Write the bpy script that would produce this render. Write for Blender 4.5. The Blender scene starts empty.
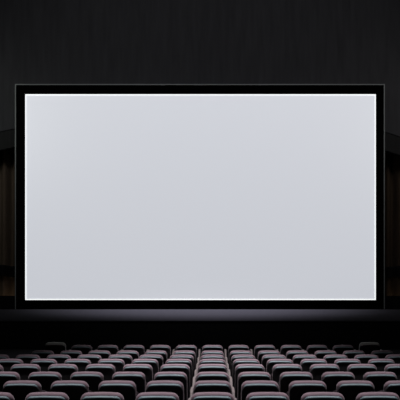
import bpy, bmesh, math
from mathutils import Vector, Matrix
S = bpy.context.scene
COL = S.collection
F = 589.0           # focal length in pixels of a 400 px frame
EYE = 1.816         # camera height
VX, VY = 212.5, 307.0
PI = math.pi

# ------------------------------------------------------------------ camera
cd = bpy.data.cameras.new('camera'); cam = bpy.data.objects.new('camera', cd); COL.objects.link(cam)
cam.location = (0, 0, EYE); cam.rotation_euler = (PI/2, 0, 0)
cd.sensor_width = 36; cd.lens = F/400*36
cd.shift_x = (200-VX)/400; cd.shift_y = (VY-200)/400
cd.clip_end = 200
S.camera = cam

# ------------------------------------------------------------------ world, lights, exposure
S.view_settings.view_transform = 'Standard'; S.view_settings.look = 'None'
S.view_settings.gamma = 1; S.view_settings.exposure = 0; S.view_settings.use_curve_mapping = False
w = bpy.data.worlds.new('world'); S.world = w; w.use_nodes = True
w.node_tree.nodes['Background'].inputs[0].default_value = (0.5, 0.5, 0.6, 1)
w.node_tree.nodes['Background'].inputs[1].default_value = 0.01

def light(name, typ, loc, target, power, color, **kw):
    l = bpy.data.lights.new(name, typ); l.energy = power; l.color = color
    for k, v in kw.items(): setattr(l, k, v)
    o = bpy.data.objects.new(name, l); COL.objects.link(o); o.location = loc
    d = Vector(target)-Vector(loc)
    o.rotation_euler = d.to_track_quat('-Z', 'Y').to_euler()
    return o
# house spots over the audience
SPOT = 4500
for i, (x, y, p, a) in enumerate([(0, 10.9, 1.25, 37), (-2.6, 6.9, 0.75, 50), (2.6, 6.9, 0.75, 50)]):
    light('house_spot', 'SPOT', (x, y, 11.5), (x, y-.3, 0.9), SPOT*p, (1.0, .93, .97), spot_size=math.radians(a), spot_blend=1.0, shadow_soft_size=.35)
# added unseen lamps giving the front wall and screen top a soft wash
for x in (-3.4, 3.4):
    light('wall_fill', 'AREA', (x, 12.5, 12.9), (x*.8, 20.4, 9.4), 88, (.97, .96, 1), shape='RECTANGLE', size=2.5, size_y=.5)
# lamp for the bright band below the screen frame
# added unseen spot, its cone squashed flat to reach only the ledge
lo = light('ledge_fill_spot', 'SPOT', (-.3, 18.9, 13.3), (-.3, 19.72, 1.7), 11800, (.90, .87, 1.0), spot_size=math.radians(62), spot_blend=1.0, shadow_soft_size=.03)
lo.scale = (1, .06, 1)
# unseen lamps added at both sides to brighten the screen edges
for sx in (-1, 1):
    light('screen_edge_fill', 'AREA', (sx*9.2-.4*0, 17.2, 8.6), (sx*4.5-.4, 20.0, 6.0), 52, (.95, 1.0, .92) if sx < 0 else (1.0, .96, .92), shape='RECTANGLE', size=.3, size_y=2.5)
# warm fittings behind the screen washing the side drapes
for x in (-7.3, 6.6):
    light('drape_lamp', 'AREA', (x, 20.85, 1.7), (x, 21.2, 4.2), 1.6 if x < 0 else 1.3, (1.0, .78, .52), shape='RECTANGLE', size=.8, size_y=.1)

# ------------------------------------------------------------------ materials
def mat(name, col, rough=.6, spec=.3, noise=None, bump=0, emit=None, estr=0, metal=0, stretch=(1,1,1), coat=0, sheen=0):
    m = bpy.data.materials.new(name); m.use_nodes = True; n = m.node_tree; b = n.nodes['Principled BSDF']
    b.inputs['Base Color'].default_value = (*col, 1); b.inputs['Roughness'].default_value = rough
    b.inputs['Specular IOR Level'].default_value = spec; b.inputs['Metallic'].default_value = metal
    b.inputs['Coat Weight'].default_value = coat; b.inputs['Sheen Weight'].default_value = sheen; b.inputs['Sheen Roughness'].default_value = .4
    if emit: b.inputs['Emission Color'].default_value = (*emit, 1); b.inputs['Emission Strength'].default_value = estr
    if noise or bump:
        tc = n.nodes.new('ShaderNodeTexCoord'); mp = n.nodes.new('ShaderNodeMapping'); nz = n.nodes.new('ShaderNodeTexNoise')
        mp.inputs['Scale'].default_value = stretch
        n.links.new(tc.outputs['Object'], mp.inputs[0]); n.links.new(mp.outputs[0], nz.inputs['Vector'])
        nz.inputs['Scale'].default_value = noise[0]; nz.inputs['Detail'].default_value = 4
        cr = n.nodes.new('ShaderNodeMapRange'); cr.inputs['To Min'].default_value = 1-noise[1]; cr.inputs['To Max'].default_value = 1+noise[1]
        n.links.new(nz.outputs['Fac'], cr.inputs['Value'])
        mx = n.nodes.new('ShaderNodeVectorMath'); mx.operation = 'SCALE'; mx.inputs[0].default_value = col
        n.links.new(cr.outputs[0], mx.inputs['Scale']); n.links.new(mx.outputs[0], b.inputs['Base Color'])
        if bump:
            bp = n.nodes.new('ShaderNodeBump'); bp.inputs['Strength'].default_value = bump; bp.inputs['Distance'].default_value = .004
            n.links.new(nz.outputs['Fac'], bp.inputs['Height']); n.links.new(bp.outputs[0], b.inputs['Normal'])
    return m
M = dict(
 mauve=mat('mauve_fabric', (.27, .195, .225), .75, .3, (160, .25), .25, sheen=.35),
 grey=mat('grey_cover_fabric', (.42, .42, .39), .9, .1, (160, .25), .25),
 glint=mat('bluegrey_glint', (.19, .275, .295), .5, .35),  # reflected screen light on the seat backs, put into the colour
 pan=mat('dark_plum_fabric', (.03, .022, .026), .9, .1, (160, .25), .25),
 shell=mat('black_moulded_panel', (.045, .045, .047), .5, .25, (30, .2)),
 arm=mat('taupe_armrest', (.165, .14, .135), .6, .25, (60, .15)),
 metal=mat('black_painted_steel', (.012, .012, .013), .45, .3, (40, .15)),
 wall=mat('charcoal_acoustic_cloth', (.040, .040, .043), .95, .05, (2.2, .28), .3, stretch=(3, 3, .35)),
 dark=mat('black_cloth', (.006, .006, .007), .95, .05, (3, .25)),
 floor=mat('black_carpet', (.008, .008, .009), .95, .05, (40, .3), .4),
 frame=mat('black_velvet_border', (.0015, .0015, .0015), 1, 0, (200, .3)),
 ledge=mat('slate_grey_lacquer', (.045, .044, .052), .85, .1, (6, .1)),
 edge=mat('satin_grey_frame_edge', (.20, .215, .215), .5, .4, (20, .1)),
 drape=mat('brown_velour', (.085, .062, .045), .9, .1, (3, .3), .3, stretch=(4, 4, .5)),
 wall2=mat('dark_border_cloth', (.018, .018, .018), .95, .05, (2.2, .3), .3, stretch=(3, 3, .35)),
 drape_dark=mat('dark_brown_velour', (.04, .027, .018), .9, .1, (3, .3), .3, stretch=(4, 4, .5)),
 screen=mat('lit_screen_surface', (.55, .55, .55), .9, .05, (1.5, .02), 0, (.535, .553, .60), 1.0),
 hem=mat('bright_screen_edge', (.85, .85, .85), .8, .1, (5, .02), 0, (.97, 1.0, 1.0), 1.0),
)

# ------------------------------------------------------------------ helpers
def obj(name, bm, m, parent=None, smooth=False):
    me = bpy.data.meshes.new(name); bmesh.ops.recalc_face_normals(bm, faces=bm.faces); bm.to_mesh(me); bm.free()
    me.materials.append(M[m])
    if smooth:
        for p in me.polygons: p.use_smooth = True
    o = bpy.data.objects.new(name, me); COL.objects.link(o)
    if parent: o.parent = parent
    return o
def struct(name, bm, m):
    o = obj(name, bm, m); o['kind'] = 'structure'; return o
def box(bm, x0, x1, y0, y1, z0, z1, bev=0):
    v = [bm.verts.new((x, y, z)) for x in (x0, x1) for y in (y0, y1) for z in (z0, z1)]
    fs = [bm.faces.new([v[i] for i in q]) for q in ((0,1,3,2), (4,6,7,5), (0,4,5,1), (2,3,7,6), (0,2,6,4), (1,5,7,3))]
    if bev:
        es = list({e for f in fs for e in f.edges})
        bmesh.ops.bevel(bm, geom=es, offset=bev, segments=3, profile=.5, affect='EDGES')
    return bm
def prism(bm, pts, y0, y1):
    """outline in x,z pushed through y0..y1"""
    a = [bm.verts.new((x, y0, z)) for x, z in pts]; b = [bm.verts.new((x, y1, z)) for x, z in pts]
    bm.faces.new(a); bm.faces.new(b[::-1])
    for i in range(len(pts)):
        j = (i+1) % len(pts); bm.faces.new((a[i], a[j], b[j], b[i]))
    return bm
def slab(bm, w, h, t, rc, re, z0=0, bow=0, yc=0, cove=0, nc=7, ne=5):
    """upholstered slab: rounded-rectangle outline in xz (corner rc), edge roll re, thickness t along y"""
    rings = []
    prof = [(re*(1-math.sin(a)), -t/2+re*(1-math.cos(a))) for a in [PI/2*(1-i/ne) for i in range(ne+1)]]
    # inset, y : from back centre ring outwards then to the front
    prof = [(re*(1-math.sin(PI/2*i/ne)), -t/2+re*(1-math.cos(PI/2*i/ne))) for i in range(ne+1)]
    prof += [(re*(1-math.cos(PI/2*i/ne)), t/2-re*(1-math.sin(PI/2*i/ne))) for i in range(ne+1)]
    if t <= 2*re+1e-6: prof.pop(ne)
    for ins, y in prof:
        ring = []
        r = max(rc-ins, .002)
        for cx, cz, a0 in ((w/2-rc, h-rc, 0), (-w/2+rc, h-rc, PI/2), (-w/2+rc, rc, PI), (w/2-rc, rc, 3*PI/2)):
            for k in range(nc):
                a = a0+PI/2*k/(nc-1)
                x, z = cx+r*math.cos(a), cz+r*math.sin(a)
                ring.append((x, y, z))
        # extra points along the top for the bow
        out = []
        for i, p in enumerate(ring):
            out.append(p)
            if i == nc-1:
                q = ring[nc]
                for s in range(1, 8):
                    out.append(tuple(p[j]+(q[j]-p[j])*s/8 for j in range(3)))
        rings.append([bm.verts.new((x, y+yc-cove*(1-(2*x/w)**2), z+z0-bow*(2*x/w)**2*(z/h))) for x, y, z in out])
    for a, b in zip(rings, rings[1:]):
        n = len(a)
        for i in range(n): bm.faces.new((a[i], a[(i+1) % n], b[(i+1) % n], b[i]))
    bm.faces.new(rings[0]); bm.faces.new(rings[-1][::-1])
    return bm
def xf(bm, rx=0, loc=(0, 0, 0)):
    bmesh.ops.transform(bm, matrix=Matrix.Translation(loc) @ Matrix.Rotation(rx, 4, 'X'), verts=bm.verts); return bm
def thing(name, label, cat, loc=(0, 0, 0), group=None):
    o = bpy.data.objects.new(name, None); COL.objects.link(o); o.location = loc; o.empty_display_size = .2
    o['label'] = label; o['category'] = cat
    if group: o['group'] = group
    return o
def tag(o, label, cat, group=None):
    o['label'] = label; o['category'] = cat
    if group: o['group'] = group
def PX(px, D): return (px-VX)*D/F
def PZ(py, D): return EYE-(py-VY)*D/F

# ------------------------------------------------------------------ the room
XL, XR, YB, YF, H = -9.5, 9.5, -3.0, 21.6, 13.6
struct('floor', box(bmesh.new(), XL, XR, YB, YF, -.2, 0), 'floor')
struct('ceiling', box(bmesh.new(), XL, XR, YB, YF+.2, H, H+.2), 'dark')
struct('wall_left', box(bmesh.new(), XL-.2, XL, YB, YF, 0, H), 'dark')
struct('wall_right', box(bmesh.new(), XR, XR+.2, YB, YF, 0, H), 'dark')
struct('wall_back', box(bmesh.new(), XL, XR, YB-.2, YB, 0, H), 'dark')
struct('wall_front', box(bmesh.new(), XL, XR, YF, YF+.2, 0, H), 'dark')
# header: the tall cloth wall over the screen, its lower edge a shallow arch at each side
D = 20.4
bm = bmesh.new()
arc = [(-200, 215), (-100, 165), (-50, 146), (-25, 138), (0, 131.5), (13, 128.5), (60, 121), (200, 116), (340, 122), (385, 131.5), (400, 136.5), (440, 152), (520, 190), (600, 235)]
pts = [(max(XL, min(XR, PX(x, D))), PZ(y, D)) for x, y in arc if XL-.9 < PX(x, D) < XR+.9]
pts = pts + [(XR, H), (XL, H)]
struct('wall_header', prism(bm, pts, D, D+.03), 'wall')
# dado wall below the screen (flat up to the frame, its shoulders rise outwards)
low = [(XL, 0), (XL, PZ(294, D)), (PX(15, D), PZ(296, D)), (PX(15, D), PZ(290, D)), (PX(385, D), PZ(290, D)), (PX(385, D), PZ(296, D)), (XR, PZ(294, D)), (XR, 0)]
struct('wall_apron', prism(bmesh.new(), low[::-1], D, D+.25), 'dark')
# bull-nosed ledge running under the screen
bm = bmesh.new(); prof = [(20.398, 1.735), (19.84, 1.735), (19.78, 1.725), (19.73, 1.698), (19.68, 1.655), (19.60, 1.585), (19.54, 1.51), (19.505, 1.44), (19.485, 1.37), (19.48, 1.30), (20.398, 1.30)]
va = [bm.verts.new((XL+.02, y, z)) for y, z in prof]; vb = [bm.verts.new((XR-.02, y, z)) for y, z in prof]
bm.faces.new(va); bm.faces.new(vb[::-1])
for i in range(len(prof)):
    j = (i+1) % len(prof); f_ = bm.faces.new((va[i], va[j], vb[j], vb[i])); f_.smooth = 0 < i < 9
struct('glint_2', bm, 'ledge')
struct('wall_ledge_base', box(bmesh.new(), XL+.02, XR-.02, 19.482, 20.398, .421, 1.299), 'dark')
bm = bmesh.new(); arc2 = [(x, y+19) for x, y in arc]
pts = [(max(XL, min(XR, PX(x, 20.48))), PZ(y, 20.48)) for x, y in arc2 if XL-.9 < PX(x, 20.48) < XR+.9]+[(XR, H), (XL, H)]
struct('wall_inner_header', prism(bm, pts, 20.432, 20.53), 'wall2')
# low stage step under the screen
st = bmesh.new(); box(st, XL+.02, XR-.02, 15.4, 20.38, 0, .42, .03)
struct('glint_1', st, 'dark')
# panel behind the screen
struct('wall_screen_backing', box(bmesh.new(), PX(22, D), PX(378, D), D+.002, D+.248, PZ(289.9, D), PZ(124, D)), 'dark')

# side drapes seen left and right of the screen
def drape(name, xa, xb, label, ph, m):
    root = thing(name, label, 'curtain', ((xa+xb)/2, 21.15, 0), 'drapes beside the screen')
    cx = (xa+xb)/2
    def cloth(z0, z1, nm, m, amp=.09, dy=0, pin=None, rows=24):
        bm = bmesh.new(); N = 120
        g = []
        for j in range(rows+1):
            z = z0+(z1-z0)*j/rows; r = []
            for i in range(N+1):
                x = xa+(xb-xa)*i/N - cx
                a = amp*(1+.25*math.sin(x*1.7+ph))
                y = a*math.sin(x*13+1.2*math.sin(x*2.1+ph)+.15*math.sin(z*.8))+dy
                zz = z
                if pin: zz = z + pin*((x/(xb-xa)*2)**2 if False else ((x+(xb-xa)/2)/(xb-xa) if ph > 1 else 1-(x+(xb-xa)/2)/(xb-xa))**1.6)
                r.append(bm.verts.new((x, y, zz)))
            g.append(r)
        for j in range(rows):
            for i in range(N): bm.faces.new((g[j][i], g[j][i+1], g[j+1][i+1], g[j+1][i]))
        o = obj(nm, bm, m, root, True)
        s = o.modifiers.new('thick', 'SOLIDIFY'); s.thickness = .02
        return o
    cloth(.02, 11.0, 'cloth', m)
    cloth(PZ(279, 21), PZ(268, 21), 'tie_band', 'dark', .10, -.13, .45, 6)
    b = bmesh.new(); box(b, xa-cx-.05, xb-cx+.05, -.04, .04, 11.0, 11.08, .01); obj('curtain_rail', b, 'metal', root)
    return root
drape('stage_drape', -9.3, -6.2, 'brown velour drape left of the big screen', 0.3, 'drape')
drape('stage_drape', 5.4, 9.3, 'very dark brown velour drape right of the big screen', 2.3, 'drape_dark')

# ------------------------------------------------------------------ the screen
D = 20.0
x0, x1, z1, z0 = PX(25, D), PX(376, D), PZ(94, D), PZ(300, D)
X0, X1, Z1, Z0 = PX(15.2, D), PX(384.6, D), PZ(84.3, D), PZ(309, D)
cx, cz = (x0+x1)/2, (z0+z1)/2
root = thing('projection_screen', 'huge blank glowing cinema screen in a black border on the front wall', 'screen', (cx, D, Z0))
root.rotation_euler = (0, 0, 0)
def loc(bm): bmesh.ops.translate(bm, vec=(-cx, -D, -Z0), verts=bm.verts); return bm
h = .034
obj('screen_surface', loc(box(bmesh.new(), x0+h, x1-h, D+.03, D+.06, z0+h, z1-h)), 'screen', root)
def ring(a, b, y0, y1, sides='LRTB', m=0):
    bm = bmesh.new(); (ax0, ax1, az0, az1), (bx0, bx1, bz0, bz1) = a, b
    P = dict(L=[(ax0, az0), (bx0, bz0), (bx0, bz1), (ax0, az1)], R=[(ax1, az0), (ax1, az1), (bx1, bz1), (bx1, bz0)],
             T=[(ax0, az1), (bx0, bz1), (bx1, bz1), (ax1, az1)], B=[(ax0, az0), (ax1, az0), (bx1, bz0), (bx0, bz0)])
    for s in sides: prism(bm, P[s], y0, y1)
    return loc(bm)
t = .034
o = obj('bright_edge', ring((x0, x1, z0, z1), (x0+h, x1-h, z0+h, z1-h), D+.02, D+.06), 'hem', root); o['label'] = 'thin white line round the lit surface'
obj('velvet_border', ring((X0+t, X1-t, Z0, Z1-t), (x0, x1, z0, z1), D-.02, D+.10), 'frame', root)
o = obj('frame_edge', ring((X0, X1, Z0, Z1), (X0+t, X1-t, Z0, Z1-t), D-.03, D+.12, 'LRT'), 'edge', root); o['label'] = 'thin satin grey outer edge'
for bx in (x0+.8, cx, x1-.8):
    for bz in (cz-2.2, cz+2.2):
        obj('wall_bracket', loc(box(bmesh.new(), bx-.06, bx+.06, D+.06, 20.402, bz-.06, bz+.06)), 'metal', root)

# ------------------------------------------------------------------ cinema seats
P = .56; TOP = .956
REC = math.radians(7)
WID = .444
def make_seat(arm_z, cover='mauve', top=TOP):
    r = thing('cinema_seat', '', 'seat', (0, 0, 0), 'rows of empty cinema seats')
    hgt = .60
    # front of the seat looks to +y; origin under the back
    def place(bm): return xf(bm, REC, (0, 0, top-hgt*math.cos(REC)-.004))
    # positive REC tips the top towards -y (backwards)
    obj('backrest', place(slab(bmesh.new(), WID, hgt, .088, .072, .042, 0, .012)), cover, r, True)
    bp = obj('back_panel', place(slab(bmesh.new(), WID-.004, hgt-.058, .04, .074, .016, .02, .011, -.040)), 'shell', r, True)
    # roll along the panel top, its blue-grey standing in for the screen reflection
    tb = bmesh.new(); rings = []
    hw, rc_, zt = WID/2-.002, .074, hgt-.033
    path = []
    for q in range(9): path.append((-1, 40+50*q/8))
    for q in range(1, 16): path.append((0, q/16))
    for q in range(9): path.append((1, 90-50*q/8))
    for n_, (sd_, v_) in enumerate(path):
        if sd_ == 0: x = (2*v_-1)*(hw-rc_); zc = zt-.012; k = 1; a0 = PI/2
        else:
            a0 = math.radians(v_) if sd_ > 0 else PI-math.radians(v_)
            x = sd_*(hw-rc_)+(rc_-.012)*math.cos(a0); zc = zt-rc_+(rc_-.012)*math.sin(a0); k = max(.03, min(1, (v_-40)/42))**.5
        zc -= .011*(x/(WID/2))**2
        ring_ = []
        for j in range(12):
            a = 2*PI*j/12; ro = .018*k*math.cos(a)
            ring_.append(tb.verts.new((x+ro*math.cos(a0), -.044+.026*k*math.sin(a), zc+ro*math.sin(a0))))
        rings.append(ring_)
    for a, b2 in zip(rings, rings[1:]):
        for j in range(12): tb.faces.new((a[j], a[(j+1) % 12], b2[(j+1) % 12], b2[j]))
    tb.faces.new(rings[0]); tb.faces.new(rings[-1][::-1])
    tr = obj('glint_roll', place(tb), 'glint' if cover == 'mauve' else 'grey', bp, True)
    if cover == 'mauve': tr['label'] = 'blue-grey roll painted as the screen reflection on the black panel'
    # tipped-up seat pan
    sp = slab(bmesh.new(), .44, .44, .11, .07, .045); xf(sp, math.radians(-12), (0, .17, .36))
    obj('seat_cushion', sp, 'pan', r, True)
    # pedestal
    pb = bmesh.new(); box(pb, -.16, .16, .02, .20, 0, .03, .008); box(pb, -.045, .045, .06, .15, .03, .40, .01); box(pb, -.2, .2, .055, .14, .37, .41, .01)
    obj('pedestal', pb, 'metal', r)
    am = bmesh.new(); xc = P/2
    sd = [(.38, arm_z-.05), (.38, arm_z-.015), (.05, arm_z), (-.05, arm_z-.04), (-.16, arm_z-.14), (-.30, arm_z-.34), (-.31, arm_z-.50), (-.27, arm_z-.50), (-.26, arm_z-.35), (-.03, arm_z-.08)]
    a1 = [am.verts.new((xc-.018, y, z)) for y, z in sd]; a2 = [am.verts.new((xc+.018, y, z)) for y, z in sd]
    am.faces.new(a1); am.faces.new(a2[::-1])
    for i_ in range(len(sd)):
        j_ = (i_+1) % len(sd); am.faces.new((a1[i_], a1[j_], a2[j_], a2[i_]))
    bmesh.ops.bevel(am, geom=am.edges[:], offset=.005, segments=2, affect='EDGES')
    a_ = obj('armrest', am, 'arm', r)
    pm = bmesh.new(); box(pm, xc-.016, xc+.016, .0, .30, .0, arm_z-.045, .006); box(pm, .21, xc, .09, .13, .372, .405)
    obj('arm_panel', pm, 'metal', a_)
    return r
def copy_seat(src):
    c = src.copy(); COL.objects.link(c)
    for ch in src.children:
        k = ch.copy(); COL.objects.link(k); k.parent = c
        for g in ch.children:
            q = g.copy(); COL.objects.link(q); q.parent = k
    return c
WORD = ['', 'one seat', 'two seats', 'three seats', 'four seats', 'five seats', 'six seats', 'seven seats']
ROW = ['nearest row', 'second row from the camera', 'third row from the camera', 'fourth row from the camera', 'fifth row from the camera',
       'third row from the screen', 'second row from the screen', 'row nearest the screen']
OFF = [0, 0, 0, .012, .006, 0, .004, .052]      # the floor tilts very slightly: height of each row's riser
DROP = [.27, .26, .25, .23, .21, .19, .16, .11]
for k in range(8):
    p = 1/(.01835+k*.00287); Dk = F*P/p; z = OFF[k]
    proto = make_seat(TOP-DROP[k]); used = False
    plat = bmesh.new()
    if z > 0:
        box(plat, -5.0, 5.0, Dk-.45, Dk+.5, .0005, z); struct('floor_riser', plat, 'floor')
    last = None
    for i in range(-7, 7):
        px = VX+i*p
        if px+.41*p < 0 or px-.41*p > 400: continue
        if i == -7 and k != 5: continue
        if k == 7 and abs(i) == 6:
            s = make_seat(TOP-DROP[k], 'grey', TOP+.06)
            lab = 'taller dim grey seat at the %s end of the row nearest the screen' % ('left' if i < 0 else 'right')
        else:
            s = proto if not used else copy_seat(proto); used = True
            if i == 0: lab = 'empty mauve-topped cinema seat of the central column, in the %s' % ROW[k]
            else: lab = 'empty mauve-topped cinema seat, %s, %s %s of central column' % (ROW[k], WORD[abs(i)], 'left' if i < 0 else 'right')
        s['label'] = lab
        s.location = (i*P, Dk, z if z > 0 else 0)
        if i == -6:   # the aisle end carries no shared armrest on its outer side
            pass
